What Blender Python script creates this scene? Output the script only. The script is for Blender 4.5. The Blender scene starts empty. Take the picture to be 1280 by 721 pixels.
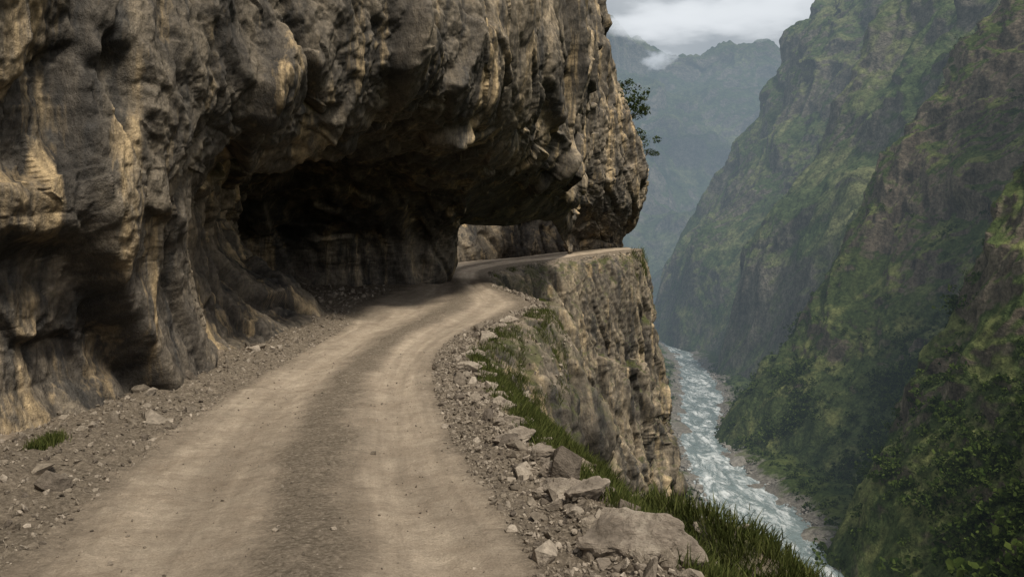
import bpy, bmesh, math, random
import numpy as np
from mathutils import Vector
rng = np.random.default_rng(7)
random.seed(7)
sc = bpy.context.scene

# ------------------------------------------------------------------ noise
def _h(ix, iy, iz, seed):
    h = (ix.astype(np.uint32)*np.uint32(374761393) + iy.astype(np.uint32)*np.uint32(668265263)
         + iz.astype(np.uint32)*np.uint32(2246822519) + np.uint32((seed*3266489917) & 0xffffffff))
    h ^= h >> np.uint32(15); h *= np.uint32(2246822519)
    h ^= h >> np.uint32(13); h *= np.uint32(3266489917)
    h ^= h >> np.uint32(16)
    return h
def _f(h): return h.astype(np.float32)/np.float32(4294967295.0)
def _b3(h):
    """three random numbers from one hash"""
    k = np.float32(1/1023.)
    return (h & np.uint32(1023)).astype(np.float32)*k, ((h >> np.uint32(10)) & np.uint32(1023)).astype(np.float32)*k, ((h >> np.uint32(20)) & np.uint32(1023)).astype(np.float32)*k
def vnoise(p, seed=0):
    p = p.astype(np.float32)
    i = np.floor(p).astype(np.int64); f = p-i
    f = f*f*f*(f*(f*6-15)+10)
    r = 0
    for dx in (0, 1):
        wx = f[:, 0] if dx else 1-f[:, 0]
        for dy in (0, 1):
            wy = f[:, 1] if dy else 1-f[:, 1]
            for dz in (0, 1):
                wz = f[:, 2] if dz else 1-f[:, 2]
                r = r+wx*wy*wz*_f(_h(i[:, 0]+dx, i[:, 1]+dy, i[:, 2]+dz, seed))
    return r*2-1
def fbm(p, octv, seed=0, gain=.5):
    a, s, r = 1., 1., 0
    for o in range(octv):
        r = r+a*vnoise(p*s+o*17.3, seed+o); a *= gain; s *= 2.03
    return r
def ridged(p, octv, seed=0, gain=.5):
    a, s, r = 1., 1., 0
    for o in range(octv):
        n = 1-np.abs(vnoise(p*s+o*11.7, seed+o)*1.6)
        r = r+a*n; a *= gain; s *= 2.07
    return r
def cells(p, seed, jit):
    """yield offset vectors and per-cell randoms of the 27 neighbouring lattice cells"""
    b = np.floor(p).astype(np.int64)
    for dx in (-1, 0, 1):
        for dy in (-1, 0, 1):
            for dz in (-1, 0, 1):
                cx, cy, cz = b[:, 0]+dx, b[:, 1]+dy, b[:, 2]+dz
                h = _h(cx, cy, cz, seed); h2 = h*np.uint32(2654435761); h2 ^= h2 >> np.uint32(13)
                r1, r2, r3 = _b3(h); k1, k2, k3 = _b3(h2)
                yield (p[:, 0]-(cx+.5+(r1-.5)*jit).astype(np.float32), p[:, 1]-(cy+.5+(r2-.5)*jit).astype(np.float32),
                       p[:, 2]-(cz+.5+(r3-.5)*jit).astype(np.float32), k1, k2, k3)
def facets(p, seed=0, tilt=.8, S=26.):
    """fractured blocks: every cell is its own tilted plane, joined by short steep faces"""
    p = p.astype(np.float32)
    best = np.full(len(p), 1e9, np.float32); sec = best.copy(); val = np.zeros(len(p), np.float32); ws = np.full(len(p), 1e-14, np.float32)
    for x, y, z, k1, k2, k3 in cells(p, seed, .85):
        dd = x*x+y*y+z*z
        v = (k1-.5)+((k2-.5)*x+(k3-.5)*y+(k1-.5)*z)*(2*tilt)
        w = np.exp(-dd*S); val += w*v; ws += w
        m = dd < best
        sec = np.where(m, best, np.minimum(sec, dd)); best = np.where(m, dd, best)
    return val/ws, np.sqrt(sec)-np.sqrt(best)
def chisel(p, seed=0, a=1.5, tilt=1.):
    """union of skewed pyramids: flat faces meeting in sharp ridges, continuous everywhere"""
    p = p.astype(np.float32); val = np.full(len(p), -9., np.float32)
    for x, y, z, k1, k2, k3 in cells(p, seed, .85):
        l = np.maximum(np.maximum(np.abs(x-.4*y+.2*z), np.abs(.35*x+y-.45*z)), np.abs(-.25*x+.3*y+z))
        val = np.maximum(val, k1*.9+((k2-.5)*x+(k3-.5)*y+(k1-.5)*z)*(2*tilt)-a*l)
    return val

# ------------------------------------------------------------------ mesh helpers
def make_mesh(name, V, F, mat, smooth=True, attrs=None):
    V = np.asarray(V, np.float32); F = np.asarray(F, np.int32)
    me = bpy.data.meshes.new(name)
    k = F.shape[1]
    me.vertices.add(len(V)); me.vertices.foreach_set("co", V.ravel())
    me.loops.add(F.size); me.loops.foreach_set("vertex_index", F.ravel())
    me.polygons.add(len(F))
    me.polygons.foreach_set("loop_start", np.arange(len(F), dtype=np.int32)*k)
    me.polygons.foreach_set("loop_total", np.full(len(F), k, np.int32))
    me.polygons.foreach_set("use_smooth", np.full(len(F), smooth))
    if attrs:
        for an, av in attrs.items():
            a = me.attributes.new(an, 'FLOAT', 'POINT'); a.data.foreach_set("value", np.asarray(av, np.float32))
    me.update(calc_edges=True); me.validate()
    ob = bpy.data.objects.new(name, me); sc.collection.objects.link(ob)
    if mat: me.materials.append(mat)
    return ob
def cr(A, t):
    m = A.shape[0]; i = np.clip(np.floor(t).astype(int), 0, m-2); f = (t-i).reshape(-1, *([1]*(A.ndim-1)))
    p0 = A[np.clip(i-1, 0, m-1)]; p1 = A[i]; p2 = A[i+1]; p3 = A[np.clip(i+2, 0, m-1)]
    return .5*((2*p1)+(-p0+p2)*f+(2*p0-5*p1+4*p2-p3)*f*f+(-p0+3*p1-3*p2+p3)*f**3)
def ts(counts):
    out = []
    for i, c in enumerate(counts): out.append(i+np.arange(c)/c)
    out.append(np.array([float(len(counts))])); return np.concatenate(out)
def surf(C, cu, cv):
    C = np.array(C, float)
    tu, tv = ts(cu), ts(cv)
    D = cr(C, tu); D = np.swapaxes(cr(np.swapaxes(D, 0, 1), tv), 0, 1)
    return D, tu, tv
def normals(P):
    a = np.gradient(P, axis=0); b = np.gradient(P, axis=1)
    n = np.cross(a, b); n /= (np.linalg.norm(n, axis=2, keepdims=True)+1e-9); return n
def gridfaces(nu, nv):
    i, j = np.meshgrid(np.arange(nu-1), np.arange(nv-1), indexing='ij')
    a = (i*nv+j)
    return np.stack([a, a+nv, a+nv+1, a+1], -1)
def rock_disp(p, amp=1.0, big=.55, seed=0):
    """fractured rock: hard-edged slabs on steeply dipping beds"""
    R = np.array([[.93, .10, .33], [-.12, .99, .05], [-.33, -.08, .94]])
    q = p@R.T
    w = np.stack([fbm(q*.35, 2, seed+5), fbm(q*.35+9, 2, seed+6), fbm(q*.35+21, 2, seed+8)], 1)
    w2 = np.stack([fbm(q*2.6, 2, seed+45, .6), fbm(q*2.6+9, 2, seed+46, .6), fbm(q*2.6+21, 2, seed+48, .6)], 1)
    q = q+w*.22+w2*.025
    d = big*.6*fbm(q*np.array([.22, .2, .11]), 3, seed+1)
    v, e = facets(q*np.array([1, .8, .22])*.27, seed+11, 1.5, 60); d = d+.85*v*big*1.5-.08*np.exp(-e*40)
    v, e = facets(q*np.array([1, .8, .25])*.8+5, seed+12, 1.6, 55); d = d+.40*v-.07*np.exp(-e*30)
    d = d+.34*(chisel(q*np.array([1, .8, .28])*.95+2, seed+17, 1.8)-.05)
    d = d+.15*(chisel(q*np.array([1, .8, .38])*2.5+9, seed+13, 2.)-.05)
    d = d+.065*(chisel(q*np.array([1, .85, .55])*6.+3, seed+14, 2.)-.05)
    d = d+.022*fbm(q*4., 4, seed+15, .65)
    return d*amp

# ------------------------------------------------------------------ material helpers
class M:
    def __init__(s, name):
        s.m = bpy.data.materials.new(name); s.m.use_nodes = True; s.t = s.m.node_tree; s.t.nodes.clear()
        s.out = s.t.nodes.new('ShaderNodeOutputMaterial')
        s.geo = s.t.nodes.new('ShaderNodeNewGeometry')
    def n(s, ty, **k):
        nd = s.t.nodes.new(ty)
        for a, b in k.items(): setattr(nd, a, b)
        return nd
    def l(s, a, b): s.t.links.new(a, b)
    def put(s, sock, v):
        if isinstance(v, bpy.types.NodeSocket): s.l(v, sock)
        else: sock.default_value = v
    def map(s, scale, rot=(0, 0, 0), src=None):
        m = s.n('ShaderNodeMapping'); s.l(src or s.geo.outputs['Position'], m.inputs['Vector'])
        m.inputs['Scale'].default_value = scale; m.inputs['Rotation'].default_value = rot; return m.outputs[0]
    def noise(s, vec, scale, detail=6, rough=.6, dist=0):
        m = s.n('ShaderNodeTexNoise'); s.l(vec, m.inputs['Vector'])
        m.inputs['Scale'].default_value = scale; m.inputs['Detail'].default_value = detail
        m.inputs['Roughness'].default_value = rough; m.inputs['Distortion'].default_value = dist; return m.outputs['Fac']
    def ramp(s, fac, stops):
        m = s.n('ShaderNodeValToRGB'); s.l(fac, m.inputs[0]); e = m.color_ramp.elements
        while len(e) < len(stops): e.new(.5)
        for x, (p, c) in zip(e, stops):
            x.position = p; x.color = (*c, 1) if isinstance(c, tuple) else (c, c, c, 1)
        return m.outputs[0]
    def mix(s, fac, a, b, mode='MIX'):
        m = s.n('ShaderNodeMix', data_type='RGBA', blend_type=mode)
        s.put(m.inputs[0], fac)
        s.put(m.inputs[6], (*a, 1) if isinstance(a, tuple) else a); s.put(m.inputs[7], (*b, 1) if isinstance(b, tuple) else b)
        return m.outputs[2]
    def math(s, op, a, b=0., c=None, clamp=False):
        m = s.n('ShaderNodeMath', operation=op, use_clamp=clamp); s.put(m.inputs[0], a); s.put(m.inputs[1], b)
        if c is not None: s.put(m.inputs[2], c)
        return m.outputs[0]
    def mr(s, v, a, b, c=0., d=1.):
        m = s.n('ShaderNodeMapRange'); s.l(v, m.inputs[0])
        for i, x in enumerate((a, b, c, d)): m.inputs[i+1].default_value = x
        return m.outputs[0]
    def bump(s, h, dist, strength=1., nrm=None):
        m = s.n('ShaderNodeBump'); s.l(h, m.inputs['Height']); m.inputs['Distance'].default_value = dist
        m.inputs['Strength'].default_value = strength
        if nrm: s.l(nrm, m.inputs['Normal'])
        return m.outputs[0]
    def xyz(s, sock, i):
        m = s.n('ShaderNodeSeparateXYZ'); s.l(sock, m.inputs[0]); return m.outputs[i]
    def nz(s): return s.xyz(s.geo.outputs['Normal'], 2)
    def diff(s, col, nrm=None):
        b = s.n('ShaderNodeBsdfDiffuse'); s.l(col, b.inputs[0])
        if nrm: s.l(nrm, b.inputs['Normal'])
        s.l(b.outputs[0], s.out.inputs[0]); return b
    def bsdf(s, col, nrm=None, rough=.9, spec=.25, **k):
        b = s.n('ShaderNodeBsdfPrincipled'); s.put(b.inputs['Base Color'], col if not isinstance(col, tuple) else (*col, 1))
        s.put(b.inputs['Roughness'], rough); b.inputs['Specular IOR Level'].default_value = spec
        if nrm: s.l(nrm, b.inputs['Normal'])
        s.l(b.outputs[0], s.out.inputs[0]); return b

def rock_color(m, warm=1.0):
    t = m.map((1, 1, .45), (.1, .33, 0)); P = m.geo.outputs['Position']
    n1 = m.noise(t, .55, 7, .70, .4)
    col = m.ramp(n1, [(.36, (.046, .041, .036)), (.46, (.110, .094, .076)), (.56, (.20, .165, .122)), (.68, (.40, .315, .215))])
    st = m.map((1.1, 1.1, .12), (.06, .16, 0))
    n2 = m.noise(st, 1.0, 5, .7, .3)
    col = m.mix(m.mr(n2, .54, .64, 0, .78*warm), col, (.50, .37, .21))
    n2b = m.noise(m.map((1.6, 1.6, .16), (.05, .12, 0)), 1.0, 4, .68, .3)
    col = m.mix(m.mr(n2b, .54, .63, 0, .8), col, (.042, .041, .040))
    n3 = m.noise(P, 7., 5, .8)
    col = m.mix(1., col, m.ramp(n3, [(.32, .52), (.68, 1.48)]), 'MULTIPLY')
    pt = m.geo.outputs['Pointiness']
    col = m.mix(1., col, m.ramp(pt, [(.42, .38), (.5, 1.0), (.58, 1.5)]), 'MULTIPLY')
    # shade painted into the colour: undersides of the overhangs darkened, upward faces slightly lightened
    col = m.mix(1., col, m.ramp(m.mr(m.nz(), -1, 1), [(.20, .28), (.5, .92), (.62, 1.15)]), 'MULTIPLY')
    return col, t
def rock_bump(m, t, k=1.0):
    f = m.noise(t, 5., 6, .76)
    return m.bump(f, .13*k, 1.)

def mat_cliff():
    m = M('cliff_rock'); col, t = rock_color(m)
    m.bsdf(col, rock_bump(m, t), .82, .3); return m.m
def mat_ledge():
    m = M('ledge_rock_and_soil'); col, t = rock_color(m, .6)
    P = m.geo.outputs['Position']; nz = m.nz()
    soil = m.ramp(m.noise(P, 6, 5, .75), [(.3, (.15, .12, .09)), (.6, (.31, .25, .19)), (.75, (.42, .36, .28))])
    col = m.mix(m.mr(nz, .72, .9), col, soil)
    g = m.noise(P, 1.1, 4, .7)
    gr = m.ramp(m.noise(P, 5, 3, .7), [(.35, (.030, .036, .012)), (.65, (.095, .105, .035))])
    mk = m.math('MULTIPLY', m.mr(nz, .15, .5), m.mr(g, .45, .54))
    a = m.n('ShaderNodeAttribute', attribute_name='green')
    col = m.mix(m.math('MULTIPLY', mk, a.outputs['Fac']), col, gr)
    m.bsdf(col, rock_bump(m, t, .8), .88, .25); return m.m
def mat_road():
    m = M('dirt_road'); P = m.geo.outputs['Position']
    a = m.n('ShaderNodeAttribute', attribute_name='across').outputs['Fac']
    al = m.n('ShaderNodeAttribute', attribute_name='along').outputs['Fac']
    cx = m.n('ShaderNodeCombineXYZ'); m.l(a, cx.inputs[0]); m.l(al, cx.inputs[1])
    ln = m.noise(m.map((9, .22, 1), src=cx.outputs[0]), 1.0, 5, .65, .2)
    w = m.noise(P, .8, 3, .6); aw = m.math('ADD', a, m.mr(w, 0, 1, -.09, .09))
    sand = m.ramp(m.noise(P, 2.2, 6, .7), [(.3, (.385, .31, .235)), (.7, (.57, .475, .37))])
    grav = m.ramp(m.noise(P, 26, 5, .8), [(.3, (.085, .071, .056)), (.5, (.20, .165, .127)), (.7, (.38, .32, .25))])
    fine = m.noise(P, 70, 2, .8)
    sand = m.mix(1., sand, m.ramp(fine, [(.3, .76), (.7, 1.18)]), 'MULTIPLY')
    sand = m.mix(1., sand, m.ramp(ln, [(.35, .72), (.65, 1.12)]), 'MULTIPLY')
    mask = m.ramp(aw, [(0., 0.), (.10, 0.8), (.26, 1.), (.35, .85), (.45, .0), (.54, .05), (.64, .95), (.84, 1.), (.98, .0)])
    pn = m.noise(P, 5, 5, .75)
    mask = m.math('ADD', mask, m.mr(pn, .3, .7, -.28, .28), clamp=True)
    col = m.mix(mask, grav, sand)
    m.diff(col, m.bump(m.noise(P, 11, 7, .8), .06, 1.)); return m.m
def mat_mount(name, sc_, g1, g2, rk1, rk2, gb=.5, bd=3., grassy=(.10, .115, .035), gpos=.5, zlow=None):
    m = M(name); P = m.geo.outputs['Position']; nz = m.nz()
    t = m.map((sc_, sc_, sc_))
    big = m.noise(t, 1., 5, .68, .5); mid = m.noise(t, 5., 6, .74, .3); fin = m.noise(t, 30., 3, .75)
    ts_ = m.map((sc_*3, sc_*3, sc_*.8), (.3, .3, 0))
    rk = m.ramp(m.noise(ts_, 2., 5, .7), [(.35, rk1), (.65, rk2)])
    gr = m.ramp(mid, [(.32, g1), (.62, g2)])
    ga = m.noise(t, 2.1, 4, .7, .4)
    gr = m.mix(m.mr(ga, gpos, gpos+.14, 0, .85), gr, grassy)
    f = m.math('ADD', m.math('MULTIPLY', nz, .55), m.math('MULTIPLY', big, .9))
    if zlow: f = m.math('ADD', f, m.mr(m.xyz(P, 2), zlow[0], zlow[1], zlow[2], zlow[3]))
    col = m.mix(m.mr(f, gb+.18, gb+.32), rk, gr)
    col = m.mix(1., col, m.ramp(fin, [(.3, .5), (.7, 1.45)]), 'MULTIPLY')
    m.diff(col, m.bump(mid, bd, 1.)); return m, col
def mat_simple(name, c1, c2, scale=8, bump=.02, rough=.9, trans=0.):
    m = M(name); P = m.geo.outputs['Position']
    n = m.noise(P, scale, 4, .7); col = m.ramp(n, [(.32, c1), (.68, c2)])
    m.diff(col, m.bump(n, bump))
    return m.m
def mat_leaf(name, c1, c2):
    m = M(name)
    r = m.geo.outputs['Random Per Island']
    col = m.ramp(r, [(0., c1), (1., c2)])
    d = m.n('ShaderNodeBsdfDiffuse'); m.l(col, d.inputs[0])
    tr = m.n('ShaderNodeBsdfTranslucent'); m.l(col, tr.inputs[0])
    mx = m.n('ShaderNodeMixShader'); mx.inputs[0].default_value = .3
    m.l(d.outputs[0], mx.inputs[1]); m.l(tr.outputs[0], mx.inputs[2]); m.l(mx.outputs[0], m.out.inputs[0]); return m.m

MC, ML, MR = mat_cliff(), mat_ledge(), mat_road()

# ------------------------------------------------------------------ CLIFF with the overhang / arch
CL = [
 [(-6.4,-8,-1.5),(-5.8,-8,-.2),(-5.9,-8,1),(-6,-8,2),(-5.8,-8,3),(-5.6,-8,4),(-5.8,-8,6),(-6.5,-8,9),(-8,-8,13),(-11,-8,17)],
 [(-6.4,1,-1.5),(-5.8,1,-.2),(-5.8,1,1),(-5.9,1,2),(-5.7,1,3),(-5.5,1,4),(-5.6,1,6),(-6.3,1,9),(-8,1,13),(-11,1,17)],
 [(-6.1,6.5,-1.5),(-5.6,6.5,-.2),(-5.5,6.5,.9),(-5.45,6.6,1.8),(-5.3,6.8,2.7),(-5.2,7,3.6),(-5.2,7,5.5),(-5.6,7.2,9),(-6.5,8,13),(-9,9,17)],
 [(-5.3,10.2,-1.5),(-4.8,10.2,-.1),(-4.75,10.2,1),(-4.75,10.3,2),(-4.6,10.6,2.9),(-4.45,10.9,3.8),(-4.4,11.2,5.3),(-4.7,11.6,8.5),(-5.7,12.5,13),(-8,14,17)],
 [(-5.2,15.5,-1.2),(-4.6,15.5,.3),(-5.3,15.6,1.3),(-5.9,15.7,2.4),(-5.6,15.1,3.7),(-4.2,13.9,4.3),(-3.7,13.6,5.6),(-4.0,14,8.3),(-5,15,13),(-7.5,17,17)],
 [(-5.4,21,-.8),(-4.9,20.2,.7),(-6.6,20.8,1.9),(-7.4,20.8,3.3),(-6.0,19.6,4.9),(-3.0,17.3,5.3),(-2.1,17,6.5),(-2.4,17.5,9.3),(-3.5,19,13),(-6,21,17)],
 [(-10,28,-.8),(-9.3,27.5,.9),(-10,27.6,2.0),(-9.4,27,3.5),(-5.8,23.6,5.1),(-1.9,19.9,5.55),(-1.1,19.6,6.8),(-1.4,20.2,9.4),(-2.5,22,13),(-5,24,17)],
 [(-3.6,32.4,-.5),(-2.85,31,1.1),(-2.8,30.8,2.2),(-2.75,30.2,3.4),(-2.1,27.5,4.8),(-.8,22.7,5.65),(-.1,22.3,6.9),(-.2,23,10),(-1.3,25,13),(-3.5,27,17)],
 [(-2.5,35.6,5.2),(-2.6,34.4,3.6),(-2.3,33,3.8),(-1.8,31.2,4.3),(-.8,29,5.1),(.3,27,5.7),(1.0,26.8,7.0),(1.1,27.3,10),(.4,28.5,14),(-1,32,15.5)],
 [(-.2,38.4,5.6),(-.3,37.2,3.9),(.2,36,4.0),(.7,35,4.4),(1.1,34,5.0),(1.7,32.5,5.5),(2.3,32.3,6.9),(2.6,32.6,11),(2.0,33.5,15),(1,36,16.5)],
 [(2,42.2,6.0),(1.9,41,4.3),(2.2,40,4.35),(2.4,39.2,4.6),(2.6,38.5,5.0),(2.9,38,5.4),(3.5,38,7.1),(3.7,38.2,11),(3.4,39,16),(2.8,41,17.5)],
 [(4.6,54,2),(4.0,50.5,2.2),(3.9,49.5,3),(3.8,48,3.8),(3.6,46.5,4.8),(3.6,45.5,5.5),(4.0,45,7),(4.3,45,12),(4.1,45.6,18),(3.6,48,20)],
 [(6,54,1),(5.6,51.2,2.6),(5.7,50.5,3.2),(5.9,49.5,4.2),(6.2,49,5.2),(6.4,48.7,6.5),(6.4,48.6,8.5),(5.7,48.5,12.5),(4.9,49,19),(4,51,22)],
 [(7.1,55,1.5),(7.3,52.2,2.7),(7.6,52,3.5),(8.3,51.8,5),(8.75,51.8,6.6),(8.8,51.9,8.2),(8.3,52,10.3),(6.7,52.2,14),(5.5,52.5,20),(4.4,54,23)],
 [(6,57,1.5),(6.6,57,2.8),(6.9,57,3.6),(7.6,57,5),(8.0,57,7),(8.0,57,9),(7.4,57,11),(6,57,15),(4.8,57,20),(3,58,24)],
 [(3,68,1.5),(3.5,68,2.8),(4,68,3.6),(4.5,68,5),(5,68,7),(5,68,9),(4.5,68,11),(4,68,15),(3,68,20),(1,68,24)],
 [(-7,80,1.5),(-6,80,2.8),(-6,80,3.6),(-6,80,5),(-6,80,7),(-6,80,9),(-6,80,11),(-7,80,15),(-8,80,20),(-10,80,24)],
]
P, tu, tv = surf(CL, [14, 50, 150, 160, 130, 95, 75, 85, 80, 70, 65, 65, 60, 30, 16, 8], [14, 50, 62, 74, 62, 74, 100, 50, 20])
Nn = normals(P)
nu, nv = P.shape[:2]
Q = P.reshape(-1, 3); N = Nn.reshape(-1, 3)
U = np.repeat(tu, nv); V = np.tile(tv, nu)
if np.mean(N[(V > 5)&(V < 7), 0]) < 0: N = -N; flip = True
else: flip = False
amp = np.interp(V, [0, 1, 1.6, 3, 5, 7, 9], [.3, .45, .8, .8, .9, 1.1, 1.2])*np.interp(U, [0, 3, 4, 5, 6, 7, 8, 10, 12, 13, 16], [.8, .75, .85, .9, .8, .5, .6, .6, .9, 1, 1.3])
amp = amp*(1-.6*((U > 7.3)&(U < 10.7)&(V < 4.)))
d = rock_disp(Q, seed=3)
Q = Q+N*(d*amp)[:, None]
F = gridfaces(nu, nv).reshape(-1, 4)
if flip: F = F[:, ::-1]
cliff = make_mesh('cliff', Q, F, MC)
cliffP = Q.reshape(nu, nv, 3)

# wall behind the arch
BW = []
for (x, y, g) in [(-3.3,32,1.0),(-4.4,34,1.2),(-6.2,38,1.4),(-6.4,45,1.5),(-3.8,52,1.7),(0,56,1.9),(4.2,58,2.3),(8,60,2.8)]:
    dx, dy = (-1, .15) if y < 46 else (-.35, .95)
    BW.append([(x, y, g-1.2), (x, y, g+.4), (x+.3*dx, y+.3*dy, g+1.6), (x+1.6*dx, y+1.6*dy, g+3.5), (x+5.*dx, y+5.*dy, g+6.5), (x+11*dx, y+11*dy, g+11)])
P, tu, tv = surf(BW, [20, 20, 20, 40, 60, 40, 20], [20, 40, 30, 20, 20]); Nn = normals(P)
nu, nv = P.shape[:2]; Q = P.reshape(-1, 3); N = Nn.reshape(-1, 3)
if N[:, 1].mean() > 0: N = -N; fl = True
else: fl = False
Q = Q+N*(rock_disp(Q, .6, seed=9))[:, None]; F = gridfaces(nu, nv).reshape(-1, 4)
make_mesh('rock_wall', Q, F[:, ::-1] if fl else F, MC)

# ------------------------------------------------------------------ LEDGE + ROAD + LOWER CLIFF
LG = [
 [(-9,-8,.3),(-3.2,-8,0),(.6,-8,0),(1.6,-8,0),(2.2,-8,-.4),(3.2,-8,-1.5),(4.5,-8,-5),(9,-8,-20),(25,-8,-62)],
 [(-9,0,.2),(-3.3,0,0),(.5,0,0),(1.6,0,0),(2.2,0,-.4),(3.0,0,-1.3),(4.2,0,-4),(8,0,-20),(25,0,-62)],
 [(-8,5,.2),(-3.5,5,0),(.3,5,0),(1.1,5,0),(1.7,5.1,-.35),(2.3,5.3,-1.1),(3.1,5.5,-3.5),(7,7,-20),(24,8,-62)],
 [(-7,8,.2),(-3.9,8,.02),(-.35,8,.02),(.42,8,.02),(1.1,8,-.5),(1.9,8.2,-1.25),(2.5,8.4,-3),(5,9.5,-20),(24,12,-62)],
 [(-6.5,11.5,.35),(-4.1,11.4,.18),(-1.0,11.5,.18),(-.3,11.6,.15),(.55,11.7,-.55),(1.3,12,-1.4),(1.9,12.3,-3.5),(4.4,13,-20),(23,16,-62)],
 [(-6.2,15,.6),(-3.9,15,.42),(-1.25,15,.42),(-.7,15,.4),(.0,15,-.2),(.7,15.2,-1.7),(1.2,15.5,-5),(4,16,-20),(23,20,-62)],
 [(-7.5,18.5,.85),(-3.8,18.5,.7),(-.5,18.5,.7),(.1,18.5,.65),(.75,18.5,.35),(1.1,18.5,-1.5),(1.4,18.5,-6),(4,19.5,-20),(23,24,-62)],
 [(-11,22,1),(-4.2,22,.85),(.3,22,.85),(.95,22,.75),(1.8,22,.35),(2.2,22,-1.8),(2.2,22,-6),(4.5,23,-20),(24,29,-62)],
 [(-12,26.5,1.1),(-4.2,25.5,.97),(0,25.5,.95),(.6,25.7,.8),(1.1,25.8,0),(1.2,26,-2),(1.2,26,-7),(4,27,-20),(25,34,-62)],
 [(-11,31,1.25),(-3.9,30,1.22),(-1.0,30,1.2),(-.5,30,1.05),(-.1,30,.3),(0,30.5,-2),(.2,31,-7),(3,32,-20),(27,40,-62)],
 [(-9,36,1.5),(-4.4,35,1.48),(-1.35,35,1.40),(-.9,35,1.2),(-.6,35,.5),(-.4,35.5,-2),(0,35.5,-7),(3.5,36,-20),(30,46,-62)],
 [(-8.5,44,1.7),(-4.2,42.4,1.80),(-1.5,39.6,1.68),(-.9,38.8,1.5),(-.6,38.4,.6),(-.4,38.2,-2),(.2,38,-7),(4.5,38,-20),(33,52,-62)],
 [(-6.5,55,1.7),(-2.6,47.6,2.15),(.1,42.7,2.0),(.6,41.8,1.8),(.9,41.4,.9),(1.1,41.1,-2),(1.7,40.5,-7),(6,40,-20),(35,56,-62)],
 [(-1,59,1.9),(1.0,50.8,2.5),(2.9,45.4,2.34),(3.4,44.4,2.15),(3.6,44,1.2),(3.8,43.8,-2),(4.5,43.2,-7),(8,42,-20),(37,58,-62)],
 [(3.2,61,2.6),(4.6,53.4,2.95),(6.1,48.1,2.75),(6.6,47.2,2.5),(6.9,46.9,1.5),(7.2,46.7,-2),(7.9,46,-7),(10,45,-20),(39,60,-62)],
 [(4,62,3.0),(6.6,54,3.1),(7.9,50.6,2.95),(8.3,50.8,2.7),(8.8,51,1.3),(9.3,51,-1),(9.8,51,-6),(11.6,49.5,-18),(41,64,-62)],
 [(2,64,3.1),(6,58,3),(7.8,58,3),(8.4,58,2.9),(9.0,58,1.5),(9.5,58,-1),(10.,58,-6),(12.6,58,-20),(42,75,-62)],
 [(-1,72,3.1),(2.8,69,3),(5,70,3),(5.6,70,2.9),(6.5,70,1.5),(7.2,70,-1),(8,70,-6),(12,72,-20),(44,100,-62)],
 [(-12,84,3.1),(-8,82,3),(-6,84,3),(-5.5,84.5,2.9),(-5,85,1.5),(-4.5,86,-1),(-4,87,-6),(0,92,-20),(40,130,-62)],
]
P, tu, tv = surf(LG, [10, 60, 110, 110, 100, 80, 70, 60, 50, 40, 40, 45, 50, 50, 50, 36, 16, 8], [30, 100, 34, 30, 40, 55, 95, 30])
Nn = normals(P); nu, nv = P.shape[:2]; Q = P.reshape(-1, 3).copy(); N = Nn.reshape(-1, 3)
U = np.repeat(tu, nv); V = np.tile(tv, nu)
if N[(V > 1)&(V < 2), 2].mean() < 0: N = -N; fl = True
else: fl = False
k = np.interp(V, [0, .9, 1.6, 2.55, 3.0, 3.5, 4.2, 5, 6, 7, 8], [.15, .03, 0, .0, .06, .3, .5, .8, 1.1, 1.6, 3.])
grassy = np.interp(U, [2.5, 3, 4.6, 5.4], [0, 1, 1, 0])     # softer slope beside the near road
k = k*(1-.7*grassy*((V > 3)&(V < 5.6)))
d = np.zeros(len(Q)); act = k > .02; d[act] = rock_disp(Q[act], seed=31, big=.7)
w = fbm(Q*np.array([1, 1, 1])*1.1, 4, 70)
rough = .018*fbm(Q*6, 4, 71, .6)*np.interp(V, [1, 1.15, 1.9, 2.05, 3], [1.6, .55, .55, 1.6, 2.2])
a = V-1
ruts = -.05*np.exp(-((a-.27)/.09)**2)-.05*np.exp(-((a-.74)/.09)**2)+.03*np.exp(-((a-.5)/.1)**2)
ruts = np.where((V > 1)&(V < 2), ruts, 0)
nearm = np.interp(U, [6, 9], [1, 0])
berm = (.10*np.exp(-((V-.80)/.12)**2)*(w*.5+.8)+.05*np.exp(-((V-2.35)/.25)**2)*(w+.6))*nearm
Q = Q+N*(d*k+rough+ruts+berm+.02*w)[:, None]
F = gridfaces(nu, nv)
jr0 = int(np.searchsorted(tv, .55)); jr1 = int(np.searchsorted(tv, 2.75))
Froad = F[:, jr0:jr1].reshape(-1, 4); Fl = np.concatenate([F[:, :jr0].reshape(-1, 4), F[:, jr1:].reshape(-1, 4)])
if fl: Froad = Froad[:, ::-1]; Fl = Fl[:, ::-1]
def compact(Q, F, *at):
    u, inv = np.unique(F, return_inverse=True); return Q[u], inv.reshape(F.shape), [x[u] for x in at]
green = np.clip(np.interp(V, [2.9, 3.2, 5.2, 6.2], [0, 1, 1, .7])*np.interp(U, [2, 3, 4.8, 5.8, 8, 13, 14, 18], [.6, 1, 1, .45, .5, .7, .9, 1]), 0, 1)
seg = np.concatenate([[0], np.cumsum(np.linalg.norm(np.diff(P[:, int(np.searchsorted(tv, 1.5))], axis=0), axis=1))])
al = np.repeat(seg, nv)
q, f, (aa, ll) = compact(Q, Froad, V-1, al); make_mesh('road', q, f, MR, attrs={'across': aa, 'along': ll})
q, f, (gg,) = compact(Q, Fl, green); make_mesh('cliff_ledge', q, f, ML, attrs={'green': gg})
ledP = Q.reshape(nu, nv, 3); ltu, ltv = tu, tv

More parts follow.
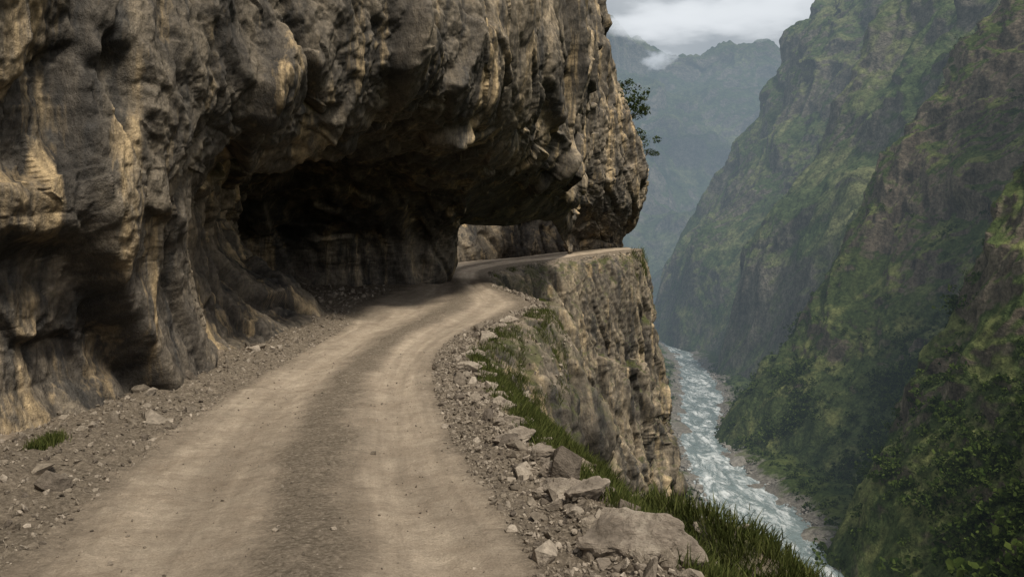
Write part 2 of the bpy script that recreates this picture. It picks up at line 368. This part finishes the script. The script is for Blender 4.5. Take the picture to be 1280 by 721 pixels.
def pick(u0, u1, v0, v1, n, r=rng):
    i0, i1 = np.searchsorted(ltu, [u0, u1]); j0, j1 = np.searchsorted(ltv, [v0, v1])
    S = ledP[i0:i1, j0:j1]; ar = np.linalg.norm(np.cross(np.gradient(S, axis=0), np.gradient(S, axis=1)), axis=2).ravel()
    ix = r.choice(ar.size, n, p=ar/ar.sum())
    Nr = normals(S).reshape(-1, 3)[ix]; Nr = np.where(Nr[:, 2:3] < 0, -Nr, Nr)
    return S.reshape(-1, 3)[ix]+(r.random((n, 3))-.5)*[.05, .05, 0], Nr

# ------------------------------------------------------------------ stones
def hull(n, sx, sy, sz):
    bm = bmesh.new()
    for _ in range(n):
        v = Vector((random.gauss(0, 1), random.gauss(0, 1), random.gauss(0, 1))).normalized()
        v *= random.uniform(.8, 1.1)
        bm.verts.new((v.x*sx, v.y*sy, v.z*sz))
    r = bmesh.ops.convex_hull(bm, input=bm.verts[:])
    for v in [v for v in bm.verts if not v.link_faces]: bm.verts.remove(v)
    return bm
def hull_np(*a):
    bm = hull(*a); bmesh.ops.triangulate(bm, faces=bm.faces[:]); bm.verts.index_update()
    v = np.array([x.co[:] for x in bm.verts]); f = np.array([[y.index for y in x.verts] for x in bm.faces]); bm.free(); return v, f
def rotm(n, r=rng):
    q = r.normal(size=(n, 4)); q /= np.linalg.norm(q, axis=1, keepdims=True); w, x, y, z = q.T
    return np.stack([1-2*(y*y+z*z), 2*(x*y-z*w), 2*(x*z+y*w), 2*(x*y+z*w), 1-2*(x*x+z*z), 2*(y*z-x*w), 2*(x*z-y*w), 2*(y*z+x*w), 1-2*(x*x+y*y)], 1).reshape(n, 3, 3)
def zrot(n, r=rng):
    a = r.random(n)*6.283; c, s = np.cos(a), np.sin(a); o = np.zeros(n); l = np.ones(n)
    return np.stack([c, -s, o, s, c, o, o, o, l], 1).reshape(n, 3, 3)
def scatter(name, protos, pos, size, R, mat, smooth=False):
    Vs, Fs, off = [], [], 0
    wh = rng.integers(0, len(protos), len(pos))
    for k, (v, f) in enumerate(protos):
        m = wh == k
        if not m.any(): continue
        vv = np.einsum('nij,vj->nvi', R[m], v)*size[m][:, None, None]+pos[m][:, None, :]
        ff = f[None]+(np.arange(m.sum())*len(v))[:, None, None]+off
        Vs.append(vv.reshape(-1, 3)); Fs.append(ff.reshape(-1, f.shape[1])); off += m.sum()*len(v)
    return make_mesh(name, np.concatenate(Vs), np.concatenate(Fs), mat, smooth)
def mat_stone():
    m = M('stone'); P = m.geo.outputs['Position']; r = m.geo.outputs['Random Per Island']
    col = m.ramp(r, [(0., (.12, .10, .082)), (.5, (.22, .185, .145)), (1., (.38, .325, .265))])
    n = m.noise(P, 14, 4, .75); col = m.mix(1., col, m.ramp(n, [(.3, .55), (.7, 1.3)]), 'MULTIPLY')
    m.diff(col, m.bump(n, .03)); return m.m
MS = mat_stone()
pro = [hull_np(9+i, 1, random.uniform(.6, .95), random.uniform(.4, .7)) for i in range(10)]
ps, ss = [], []
for (u0, u1, v0, v1, n, s0) in [(1, 6, .45, 1.05, 9500, .015), (1, 6, 1.95, 3.0, 12000, .016), (1, 5, 1, 2, 1800, .008), (6, 9, .5, 1.0, 1200, .03),
                            (6, 9, 2.1, 3, 1400, .03), (1, 8, .5, .95, 560, .045), (1, 7, 2.2, 3.2, 700, .05), (9, 15, 2.6, 3.1, 300, .035), (2, 6, 3, 4.5, 500, .04), (10, 15, .4, .8, 300, .06)]:
    p, n_ = pick(u0, u1, v0, v1, n); ps.append(p); ss.append(s0*np.exp(rng.normal(size=n)*.55))
ps = np.concatenate(ps); ss = np.concatenate(ss)
scatter('gravel', pro, ps+np.array([0, 0, 1])*ss[:, None]*.2, ss, rotm(len(ps)), MS)

def mat_bould():
    m = M('boulder_rock'); P = m.geo.outputs['Position']
    t = m.map((1, 1, 2.2), (.2, .3, .4)); n = m.noise(t, 3, 6, .7, .3)
    col = m.ramp(n, [(.3, (.14, .115, .09)), (.5, (.30, .25, .20)), (.7, (.47, .405, .325))])
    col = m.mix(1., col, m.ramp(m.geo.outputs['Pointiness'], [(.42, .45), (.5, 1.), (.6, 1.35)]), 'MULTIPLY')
    m.bsdf(col, m.bump(m.noise(t, 12, 7, .78), .05), .88, .25); return m.m
MB = mat_bould()
def boulder_np(sx, sy, sz, seed, sub=4):
    random.seed(seed); bm = hull(13, sx, sy, sz)
    bmesh.ops.triangulate(bm, faces=bm.faces[:])
    bmesh.ops.bevel(bm, geom=bm.edges[:], offset=min(sx, sy, sz)*.035, segments=1, affect='EDGES', clamp_overlap=True)
    bmesh.ops.triangulate(bm, faces=bm.faces[:])
    for _ in range(sub):
        es = [e for e in bm.edges if e.calc_length() > .028*max(1, max(sx, sy)*1.1)]
        if not es: break
        bmesh.ops.subdivide_edges(bm, edges=es, cuts=1); bmesh.ops.triangulate(bm, faces=[f for f in bm.faces if len(f.verts) > 3])
    bm.normal_update(); bm.verts.index_update()
    v = np.array([x.co[:] for x in bm.verts]); n = np.array([x.normal[:] for x in bm.verts]); f = np.array([[y.index for y in x.verts] for x in bm.faces]); bm.free()
    s = max(sx, sy); vv = .6*chisel(v*np.array([2.2, 2.2, 5])/s+seed, seed, 1.6)+.35*chisel(v*np.array([6, 6, 13])/s+seed, seed+1, 2.)
    v = v+n*(.10*s*vv+.012*s*fbm(v*8/s+seed, 4, seed, .65))[:, None]
    return v, f
def zat(x, y):
    i = np.argmin(((ledP[:, jr0:, :2]-[x, y])**2).sum(2)+1e-3*(ledP[:, jr0:, 2] < -4)*1e4); return ledP[:, jr0:].reshape(-1, 3)[i, 2]
def rz(v, a, tx=0.):
    c, s = math.cos(a), math.sin(a); v = v@np.array([[c, s, 0], [-s, c, 0], [0, 0, 1]]); c, s = math.cos(tx), math.sin(tx)
    return v@np.array([[1, 0, 0], [0, c, s], [0, -s, c]])
ES = [(.62,6.55,.24,.17,.12,.5),(.42,7.3,.22,.15,.12,-.6),(.76,7.0,.19,.16,.11,.3),(.30,7.9,.18,.24,.13,.4),(.52,8.2,.17,.15,.12,1.),(.12,8.75,.21,.15,.12,.2),
      (.33,8.9,.17,.17,.12,2),(.02,9.5,.22,.14,.13,-.3),(.20,9.9,.19,.17,.13,.9),(-.1,10.3,.18,.14,.12,.5),(.05,10.8,.19,.16,.12,1.2),(-.2,11.2,.22,.14,.12,-.4),
      (-.32,11.9,.18,.18,.12,.3),(-.1,12.1,.18,.14,.12,.1),(-.45,12.8,.22,.16,.13,.7),(-.6,13.7,.18,.14,.12,.3),(-.66,14.6,.2,.18,.12,.9),(-.5,15.6,.22,.18,.13,.2),
      (-.3,16.7,.26,.18,.13,1.3),(-.05,17.8,.22,.18,.13,.3),(.3,19,.26,.2,.13,.8),(1.25,5.7,.22,.17,.12,.6),(.12,7.6,.11,.09,.07,.4),(.35,6.5,.12,.1,.07,.2),(-.15,9.3,.1,.08,.06,1),(.25,6.9,.09,.07,.06,.2)]
rr2 = np.random.default_rng(5)
for y in np.concatenate([rr2.uniform(5.0, 9, 34), rr2.uniform(9, 17, 30)]):
    ex = np.interp(y, [5, 8, 11.5, 15, 18.5], [.85, .32, -.4, -.75, -.1])+rr2.normal()*.17; s = .055*math.exp(rr2.normal()*.45)
    ES.append((ex, y, s*1.3, s, s*.75, rr2.random()*3))
Vs, Fs, off = [], [], 0
for k_, (x, y, a, b, c, r) in enumerate(ES):
    v, f = boulder_np(a, b, c, 100+k_, 3); v = rz(v, r, random.uniform(-.25, .25))+np.array([x, y, zat(x, y)+c*.35])
    Vs.append(v); Fs.append(f+off); off += len(v)
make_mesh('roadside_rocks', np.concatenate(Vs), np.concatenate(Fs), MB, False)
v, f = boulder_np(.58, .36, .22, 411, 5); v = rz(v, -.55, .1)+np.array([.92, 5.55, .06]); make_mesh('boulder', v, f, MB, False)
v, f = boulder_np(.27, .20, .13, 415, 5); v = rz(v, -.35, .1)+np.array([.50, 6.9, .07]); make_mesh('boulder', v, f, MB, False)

# ------------------------------------------------------------------ grass
def blades(name, pos, nrm, h, mat):
    n = len(pos); a = rng.random(n)*6.283; w = h*.03+.002
    side = np.stack([np.cos(a), np.sin(a), np.zeros(n)], 1)*w[:, None]
    ln = rng.normal(size=(n, 3))*.4; ln[:, 2] = 1; ln += nrm*.35
    tip = pos+ln*h[:, None]; mid = pos+ln*h[:, None]*.55+np.array([0, 0, .1])*h[:, None]
    tip[:, 2] -= h*.12*rng.random(n)
    V = np.stack([pos-side, pos+side, mid+side*.7, mid-side*.7, tip], 1).reshape(-1, 3)
    b = (np.arange(n)*5)[:, None]
    F = np.stack([b+[0, 1, 2], b+[0, 2, 3], b+[3, 2, 4]], 1).reshape(-1, 3); return make_mesh(name, V, F, mat, True)
MG = mat_leaf('grass_blades', (.03, .045, .012), (.14, .15, .05))
gp, gn, gh = [], [], []
def tufts(p, n, per, spread, h0):
    c = np.repeat(p, per, 0); nn = np.repeat(n, per, 0); r = rng.normal(size=c.shape)*spread
    r -= nn*(r*nn).sum(1)[:, None]; c = c+r
    hh = h0*np.exp(np.clip(rng.normal(size=len(c)), -2, 1.6)*.35); gp.append(c); gn.append(nn); gh.append(hh)
for (u0, u1, v0, v1, n, per, sp, h, th) in [(2.0, 4.9, 3.05, 5.4, 6500, 24, .07, .09, -.55), (2.2, 6.0, 2.85, 3.3, 260, 18, .04, .05, -.1), (4.9, 6.2, 3.1, 4.6, 500, 22, .06, .07, .05), (6.3, 8.0, 3.0, 4.0, 300, 22, .06, .06, .0),
                                    (10.5, 14.5, 3.0, 3.4, 120, 16, .10, .10, 0), (14.3, 16.5, 3.0, 4.2, 260, 24, .15, .22, -.1)]:
    p, n_ = pick(u0, u1, v0, v1, n)
    k_ = fbm(p*1.3, 3, 55) > th; k_ &= n_[:, 2] > .15
    tufts(p[k_], n_[k_], per, sp, h)
p, n_ = pick(2.6, 3.5, .35, .8, 4000); k_ = (np.linalg.norm((p[:, :2]-[-4.6, 8.1])*[1, .8], axis=1) < .2)
if k_.any(): tufts(p[k_], n_[k_], 26, .05, .06)
blades('grass', np.concatenate(gp), np.concatenate(gn), np.concatenate(gh), MG)

# ------------------------------------------------------------------ leafy plants
def clump(n, r=rng, leaf=.2, flat=.8):
    lob = r.normal(size=(6, 3))*[.45, .45, .28]; lr = .32+.3*r.random(6)
    k = r.integers(0, 6, n); d = r.normal(size=(n, 3)); d /= np.linalg.norm(d, axis=1, keepdims=True)
    c = lob[k]+d*(lr[k]*(.55+.5*r.random(n)))[:, None]; c[:, 2] = c[:, 2]*flat+.35
    R = rotm(n, r); s = leaf*(.6+.8*r.random(n))
    q = np.array([[-.5, -.9, 0], [.5, -.9, 0], [.6, .5, .15], [0, 1, 0], [-.6, .5, -.1]])
    V = np.einsum('nij,vj->nvi', R, q)*s[:, None, None]+c[:, None]
    return V.reshape(-1, 3), np.arange(n*5).reshape(n, 5)

MSH = mat_leaf('shrub_leaves', (.03, .045, .02), (.09, .12, .045))
MBK = mat_simple('bark', (.05, .04, .03), (.14, .11, .08), 20)
def shrub(name, x, y, z, s, n=420):
    rs = np.random.default_rng(int(x*1000+z*77)); v, f = clump(n, rs, .06)
    v = (v-np.array([0, 0, .35]))*1.25*s+np.array([x, y, z]); ob = make_mesh(name, v, f, MSH)
    bm = bmesh.new()
    for k_ in range(9):
        a = Vector((x-.6*s, y, z-.6*s)); b = Vector((x+rs.normal()*.5*s, y+rs.normal()*.4*s, z+s*(-.1+.6*rs.random())))
        d_ = (b-a); pr = None
        for j in range(5):
            t_ = j/4; c = a+d_*t_+Vector((0, 0, .12*s*math.sin(t_*3))); rr_ = .035*s*(1-.8*t_)
            ring = [bm.verts.new(c+Vector((math.cos(q_)*rr_, math.sin(q_)*rr_, 0))) for q_ in (0, 1.57, 3.14, 4.71)]
            if pr:
                for i_ in range(4): bm.faces.new((pr[i_], pr[(i_+1) % 4], ring[(i_+1) % 4], ring[i_]))
            pr = ring
    me = bpy.data.meshes.new('branches'); bm.to_mesh(me); bm.free(); me.materials.append(MBK)
    o = bpy.data.objects.new('branches', me); sc.collection.objects.link(o); o.parent = ob
def sil(z, y0=50.5, y1=53.5):
    m = (np.abs(cliffP[..., 2]-z) < .35)&(cliffP[..., 1] > y0)&(cliffP[..., 1] < y1); return cliffP[m][:, 0].max()
for z_, s_ in ((13.6, .7), (12.7, 1.0), (11.8, .8), (10.2, .7), (9.3, .45)):
    shrub('shrub', sil(z_)+.2*s_, 52.2, z_, s_)

# ------------------------------------------------------------------ river
RV = [(90,30,58),(120,38,63),(158,46,68),(200,49,72),(238,52.5,71.5),(282,58,74),(320,66,84),(365,75,98),(420,87,108),(477,98,116),(563,111,127),(650,118,134),(760,112,130),(900,80,105)]
RC = [[(l+(r-l)*t, y, -60) for t in (0, .25, .5, .75, 1)] for (y, l, r) in RV]
P, tu, tv = surf(RC, [60]*13, [14]*4); nu, nv = P.shape[:2]; Q = P.reshape(-1, 3)
Q[:, 2] += .28*fbm(Q*np.array([.35, .16, 1]), 4, 5)+.1*fbm(Q*1.2, 3, 8)
m = M('river_water'); Pn = m.geo.outputs['Position']
t = m.map((.16, .05, .1), (0, 0, -.25)); n = m.noise(t, 1., 6, .72, 1.2); n2 = m.noise(m.map((.5, .18, .3), (0, 0, -.25)), 1., 6, .75, .8)
foam = m.math('MULTIPLY', m.mr(n, .44, .60), m.mr(n2, .40, .58))
col = m.mix(foam, (.19, .24, .245), (.78, .81, .82))
m.bsdf(col, m.bump(n2, .8, .8), m.mr(foam, 0, 1, .12, .7), .5)
F = gridfaces(nu, nv).reshape(-1, 4)[:, ::-1]; make_mesh('river', Q, F, m.m)

# ------------------------------------------------------------------ valley floor / ground sheet
mf, colf = mat_mount('valley_ground', .03, (.028, .045, .015), (.07, .09, .03), (.10, .09, .075), (.26, .23, .19), .35, 2.)
sh = mf.ramp(mf.noise(mf.geo.outputs['Position'], .9, 5, .8), [(.35, (.08, .072, .062)), (.65, (.26, .24, .21))])
zz = mf.math('ADD', mf.xyz(mf.geo.outputs['Position'], 2), mf.mr(mf.noise(mf.geo.outputs['Position'], .15, 4, .7), .3, .7, -1.3, 1.3))
mf.diff(mf.mix(mf.mr(zz, -58.8, -57.6), sh, colf)); MF = mf.m
xs = np.concatenate([np.linspace(-3500, -120, 24), np.linspace(-100, 260, 300), np.linspace(280, 3500, 24)])
ys = np.concatenate([np.linspace(-1500, 20, 14), np.linspace(30, 620, 360), np.linspace(640, 7000, 40)])
GX, GY = np.meshgrid(xs, ys, indexing='ij')
rl = np.interp(GY, [r[0] for r in RV], [r[1] for r in RV]); rr = np.interp(GY, [r[0] for r in RV], [r[2] for r in RV])
g3 = np.stack([GX, GY, 0*GX], -1).reshape(-1, 3)
wob = (fbm(g3*.06, 5, 15)*2.5).reshape(GX.shape)
out = np.maximum(rl-GX, GX-rr)+wob+.8; out = np.where((GY > 80)&(GY < 900), out, 20)
GZ = -60+np.clip(out*.34, -3, 3.5)+(fbm(g3*.12, 6, 12, .6)*1.0).reshape(GX.shape)
lw = np.clip((rl-7-GX), 0, 400); GZ = GZ+np.where((GY > 70), lw*1.1, lw*0)*(GX > -500)
GZ = np.where(GX < -60, np.minimum(GZ, 60), GZ)
F = gridfaces(*GX.shape).reshape(-1, 4); make_mesh('ground', np.stack([GX, GY, GZ], -1).reshape(-1, 3), F, MF)

# river bank stones
pro2 = [hull_np(12, 1, .8, .6) for i in range(6)]
n = 3400; yy = 110+rng.random(n)**1.3*420; sd = rng.random(n) < .5
xl = np.interp(yy, [r[0] for r in RV], [r[1] for r in RV]); xr = np.interp(yy, [r[0] for r in RV], [r[2] for r in RV])
o = np.abs(rng.normal(size=n))*2.4; xx = np.where(sd, xl+1.5-o, xr-1.5+o)
sz = .42*np.exp(rng.normal(size=n)*.6)
MS2 = mat_simple('river_stone', (.12, .11, .10), (.33, .31, .28), .8, .05)
scatter('river_bank_rocks', pro2, np.stack([xx, yy, -59.9+.3*np.clip(o-1.5, 0, 8)], 1), sz, rotm(n), MS2)

# ------------------------------------------------------------------ mountains (right-hand side and distance)
def mountain(name, rows, cu, cv, mat, amps, scale, seed, zc=None):
    P, tu, tv = surf(rows, cu, cv); Nn = normals(P); nu, nv = P.shape[:2]; Q = P.reshape(-1, 3); N = Nn.reshape(-1, 3)
    if N[:, 2].mean() < 0: N = -N; fl = True
    else: fl = False
    V = np.tile(tv, nu)
    q = Q/scale
    w = np.stack([fbm(q*.8, 3, seed+2), fbm(q*.8+7, 3, seed+3), fbm(q*.8+3, 3, seed+4)], 1)*.35
    gul = ridged((q+w)*np.array([.9, 1.5, .45]), 6, seed, .52)-1.
    fb = fbm(q*2.3, 6, seed+9, .55)
    v1 = chisel((q+w)*np.array([3, 3, 1.8]), seed+20, 2.)
    am = np.interp(V, np.linspace(0, tv[-1], len(amps)), amps)
    Q = Q+N*((gul*.75+fb*.28+(v1+.05)*.4)*am)[:, None]
    F = gridfaces(nu, nv).reshape(-1, 4)
    return make_mesh(name, Q, F[:, ::-1] if fl else F, mat), Q.reshape(nu, nv, 3)
def row(Y, foot, dx, ks=None):
    pr = [(-4, -66), (0, -60), (9, -47), (24, -27), (43, 2), (62, 37), (84, 67), (106, 100), (140, 150), (200, 230)]
    return [(foot+x*dx, Y+(0 if ks is None else ks*i), z) for i, (x, z) in enumerate(pr)]
A = [row(20, 60, .7), row(70, 60, .75), row(115, 65, .85), row(140, 67, .8), row(168, 66, .74), row(196, 85, 1.05), row(224, 87, 1.12), row(255, 78, 1.03),
     row(285, 73, 1.0), row(315, 93, 1.05), row(350, 118, 1.1), row(400, 150, 1.3)]
MA = mat_mount('mountain_slope_near', .035, (.034, .052, .020), (.09, .112, .042), (.062, .052, .042), (.23, .19, .142), .44, 1.6, (.21, .22, .085), .50, (-60, 60, .20, -.07))[0].m
_, AP = mountain('mountain_slope', A, [20, 40, 90, 80, 80, 80, 80, 80, 60, 30, 16], [10, 30, 50, 60, 60, 60, 60, 40, 12], MA, [.5, 1.5, 4, 5, 6, 7, 8, 9], 34., 40)
def rowB(Y, foot, sh=0., k=1.):
    pr = [(0, -62), (10, -30), (26, 16), (61, 58), (96, 114), (134, 191), (166, 240), (215, 310), (300, 420)]
    return [(foot+x*k+sh*i, Y+i*4, z) for i, (x, z) in enumerate(pr)]
B = [rowB(170, 190), rowB(240, 165), rowB(320, 128), rowB(400, 120), rowB(450, 114, 0, .9), rowB(500, 130, 7), rowB(560, 125, 4), rowB(610, 118, 0), rowB(660, 118, 1), rowB(700, 112, 0), rowB(760, 130, 10), rowB(860, 200, 20)]
MBm = mat_mount('mountain_mid', .014, (.044, .066, .030), (.10, .128, .055), (.085, .078, .064), (.23, .205, .165), .38, 5., (.21, .215, .105), .47)[0].m
mountain('mountain', B, [6, 12, 30, 50, 60, 70, 70, 70, 70, 60, 20], [30, 50, 60, 60, 60, 50, 40, 14], MBm, [2, 7, 13, 17, 20, 24], 95., 61)
C = []
for (Y, kz) in [(1000, -.12), (1250, .18), (1500, .5), (1750, .86), (1850, 1.), (2050, .8), (2500, .3)]:
    r_ = []
    for X_, zz in [(-700, 640), (-300, 580), (0, 540), (240, 530), (430, 500), (560, 510), (660, 480), (800, 560), (1100, 800), (1600, 1000)]:
        r_.append((X_*(.75+.25*kz), Y, zz*kz))
    C.append(r_)
MCm = mat_mount('mountain_far', .005, (.035, .050, .028), (.08, .10, .05), (.09, .083, .07), (.19, .172, .145), .42, 14., (.14, .15, .08), .50)[0].m
mountain('mountain', C, [50, 60, 70, 50, 30, 10], [10, 20, 60, 70, 60, 50, 50, 30, 10], MCm, [60, 75, 75, 75, 70], 330., 81)

# ------------------------------------------------------------------ shrubs and small trees covering the near slope
MT = mat_leaf('forest_leaves', (.028, .050, .012), (.11, .145, .036))
pc = [clump(80, np.random.default_rng(i), .15) for i in range(8)]
S = AP.reshape(-1, 3); Sn = normals(AP).reshape(-1, 3); Sn = np.where(Sn[:, 2:3] < 0, -Sn, Sn)
ar = np.linalg.norm(np.cross(np.gradient(AP, axis=0), np.gradient(AP, axis=1)), axis=2).ravel()
dens = np.clip(fbm(S*.035, 4, 44)+.1, 0.03, 1)*np.interp(S[:, 2], [-62, -58, -30, 0, 60], [1.0, 3.6, 2.2, .6, .3])*np.clip(Sn[:, 2]-.15, .05, 1)
w = ar*dens; w[(S[:, 1] < 90)] = 0
ix = rng.choice(len(S), 6500, p=w/w.sum()); p = S[ix]
sz = np.exp(rng.normal(size=len(p))*.45)*np.interp(p[:, 2], [-60, -20, 40], [1.7, 1.1, .75])
G = np.stack([GX, GY, GZ], -1).reshape(-1, 3); gm = (((GX > rr+2.5)&(GX < rr+26))|((GX < rl-3)&(GX > rl-14)))&(GY > 100)&(GY < 480); gi = rng.choice(np.flatnonzero(gm.ravel()), 1500)
p2 = G[gi]+rng.normal(size=(1500, 3))*[.6, .6, 0]; p = np.concatenate([p, p2]); sz = np.concatenate([sz, 1.0*np.exp(rng.normal(size=1500)*.4)])
scatter('forest', pc, p-np.array([0, 0, .3])*sz[:, None], sz, zrot(len(p)), MT)

# ------------------------------------------------------------------ haze and cloud (volumes)
def volmat(name, density, colour, hetero=None):
    m = bpy.data.materials.new(name); m.use_nodes = True; t = m.node_tree; t.nodes.clear()
    o = t.nodes.new('ShaderNodeOutputMaterial'); a = t.nodes.new('ShaderNodeVolumeAbsorption'); e = t.nodes.new('ShaderNodeEmission'); s = t.nodes.new('ShaderNodeAddShader')
    a.inputs['Color'].default_value = (0, 0, 0, 1); e.inputs['Color'].default_value = (*colour, 1)
    if hetero:
        def mth(op, x, y):
            q = t.nodes.new('ShaderNodeMath'); q.operation = op
            for i, z in enumerate((x, y)):
                if isinstance(z, bpy.types.NodeSocket): t.links.new(z, q.inputs[i])
                else: q.inputs[i].default_value = z
            return q.outputs[0]
        tc = t.nodes.new('ShaderNodeTexCoord'); L = t.nodes.new('ShaderNodeVectorMath'); L.operation = 'LENGTH'; t.links.new(tc.outputs['Object'], L.inputs[0])
        nz = t.nodes.new('ShaderNodeTexNoise'); t.links.new(tc.outputs['Object'], nz.inputs['Vector']); nz.inputs['Scale'].default_value = hetero; nz.inputs['Detail'].default_value = 4; nz.inputs['Roughness'].default_value = .6
        v = mth('SUBTRACT', mth('ADD', mth('MULTIPLY', nz.outputs['Fac'], 2.4), -.75), mth('MULTIPLY', mth('POWER', L.outputs['Value'], 2.), .8))
        v = mth('MAXIMUM', mth('MULTIPLY', v, density*3), 0.)
        t.links.new(v, a.inputs['Density']); t.links.new(v, e.inputs['Strength'])
    else:
        a.inputs['Density'].default_value = density; e.inputs['Strength'].default_value = density
        m.cycles.homogeneous_volume = True
    t.links.new(a.outputs[0], s.inputs[0]); t.links.new(e.outputs[0], s.inputs[1]); t.links.new(s.outputs[0], o.inputs['Volume'])
    return m
def box(name, x0, x1, y0, y1, z0, z1, mat):
    v = [(x, y, z) for x in (x0, x1) for y in (y0, y1) for z in (z0, z1)]
    f = [(0, 1, 3, 2), (4, 6, 7, 5), (0, 4, 5, 1), (2, 3, 7, 6), (0, 2, 6, 4), (1, 5, 7, 3)]
    return make_mesh(name, v, f, mat, False)
box('valley_haze', -3000, 4000, 100, 5000, -80, 430, volmat('haze', .00057, (.24, .305, .36)))
def cloud(x, y, z, sx, sy, sz, dens, sc_=1.6, col=(1.35, 1.36, 1.38)):
    bm = bmesh.new(); bmesh.ops.create_icosphere(bm, subdivisions=3, radius=1.3); me = bpy.data.meshes.new('cloud'); bm.to_mesh(me); bm.free()
    me.materials.append(volmat('cloud', dens, col, sc_)); o = bpy.data.objects.new('cloud', me); o.location = (x, y, z); o.scale = (sx, sy, sz); sc.collection.objects.link(o)
cloud(260, 1300, 402, 150, 80, 40, .03, 1.5)
cloud(420, 1350, 430, 180, 80, 46, .03, 1.5)
cloud(228, 1250, 322, 34, 30, 18, .05, 1.8, (.85, .88, .92))

# ------------------------------------------------------------------ sky, sun, camera
az, el = math.radians(150), math.radians(56)
w = bpy.data.worlds.new("World"); sc.world = w; w.use_nodes = True; t = w.node_tree; bg = t.nodes['Background']
sk = t.nodes.new('ShaderNodeTexSky'); sk.sky_type = 'NISHITA'; sk.sun_disc = False; sk.sun_elevation = el; sk.sun_rotation = az
tc = t.nodes.new('ShaderNodeTexCoord'); nz = t.nodes.new('ShaderNodeTexNoise'); t.links.new(tc.outputs['Generated'], nz.inputs['Vector'])
nz.inputs['Scale'].default_value = 3.5; nz.inputs['Detail'].default_value = 5; nz.inputs['Roughness'].default_value = .6
rp = t.nodes.new('ShaderNodeValToRGB'); t.links.new(nz.outputs['Fac'], rp.inputs[0]); rp.color_ramp.elements[0].position = .35; rp.color_ramp.elements[1].position = .62
rp.color_ramp.elements[0].color = (6.6, 6.8, 7.1, 1); rp.color_ramp.elements[1].color = (11.5, 11.4, 11.3, 1)
mx = t.nodes.new('ShaderNodeMix'); mx.data_type = 'RGBA'; mx.inputs[0].default_value = .85
t.links.new(sk.outputs[0], mx.inputs[6]); t.links.new(rp.outputs[0], mx.inputs[7]); t.links.new(mx.outputs[2], bg.inputs[0]); bg.inputs[1].default_value = .074
sl = bpy.data.lights.new('sun', 'SUN'); sl.energy = 3.7; sl.angle = math.radians(10); sl.color = (1, .92, .78)
so = bpy.data.objects.new('sun', sl); sc.collection.objects.link(so)
dv = Vector((math.sin(az)*math.cos(el), math.cos(az)*math.cos(el), math.sin(el)))
so.rotation_euler = dv.to_track_quat('Z', 'Y').to_euler()
cd = bpy.data.cameras.new('camera'); cd.sensor_width = 36; cd.lens = 28.125; cd.shift_y = -.0238; cd.clip_start = .1; cd.clip_end = 12000
co = bpy.data.objects.new('camera', cd); co.location = (0, 0, 2); co.rotation_euler = (math.radians(90), 0, 0); sc.collection.objects.link(co); sc.camera = co
sc.view_settings.view_transform = 'Standard'; sc.view_settings.look = 'None'; sc.view_settings.exposure = 0
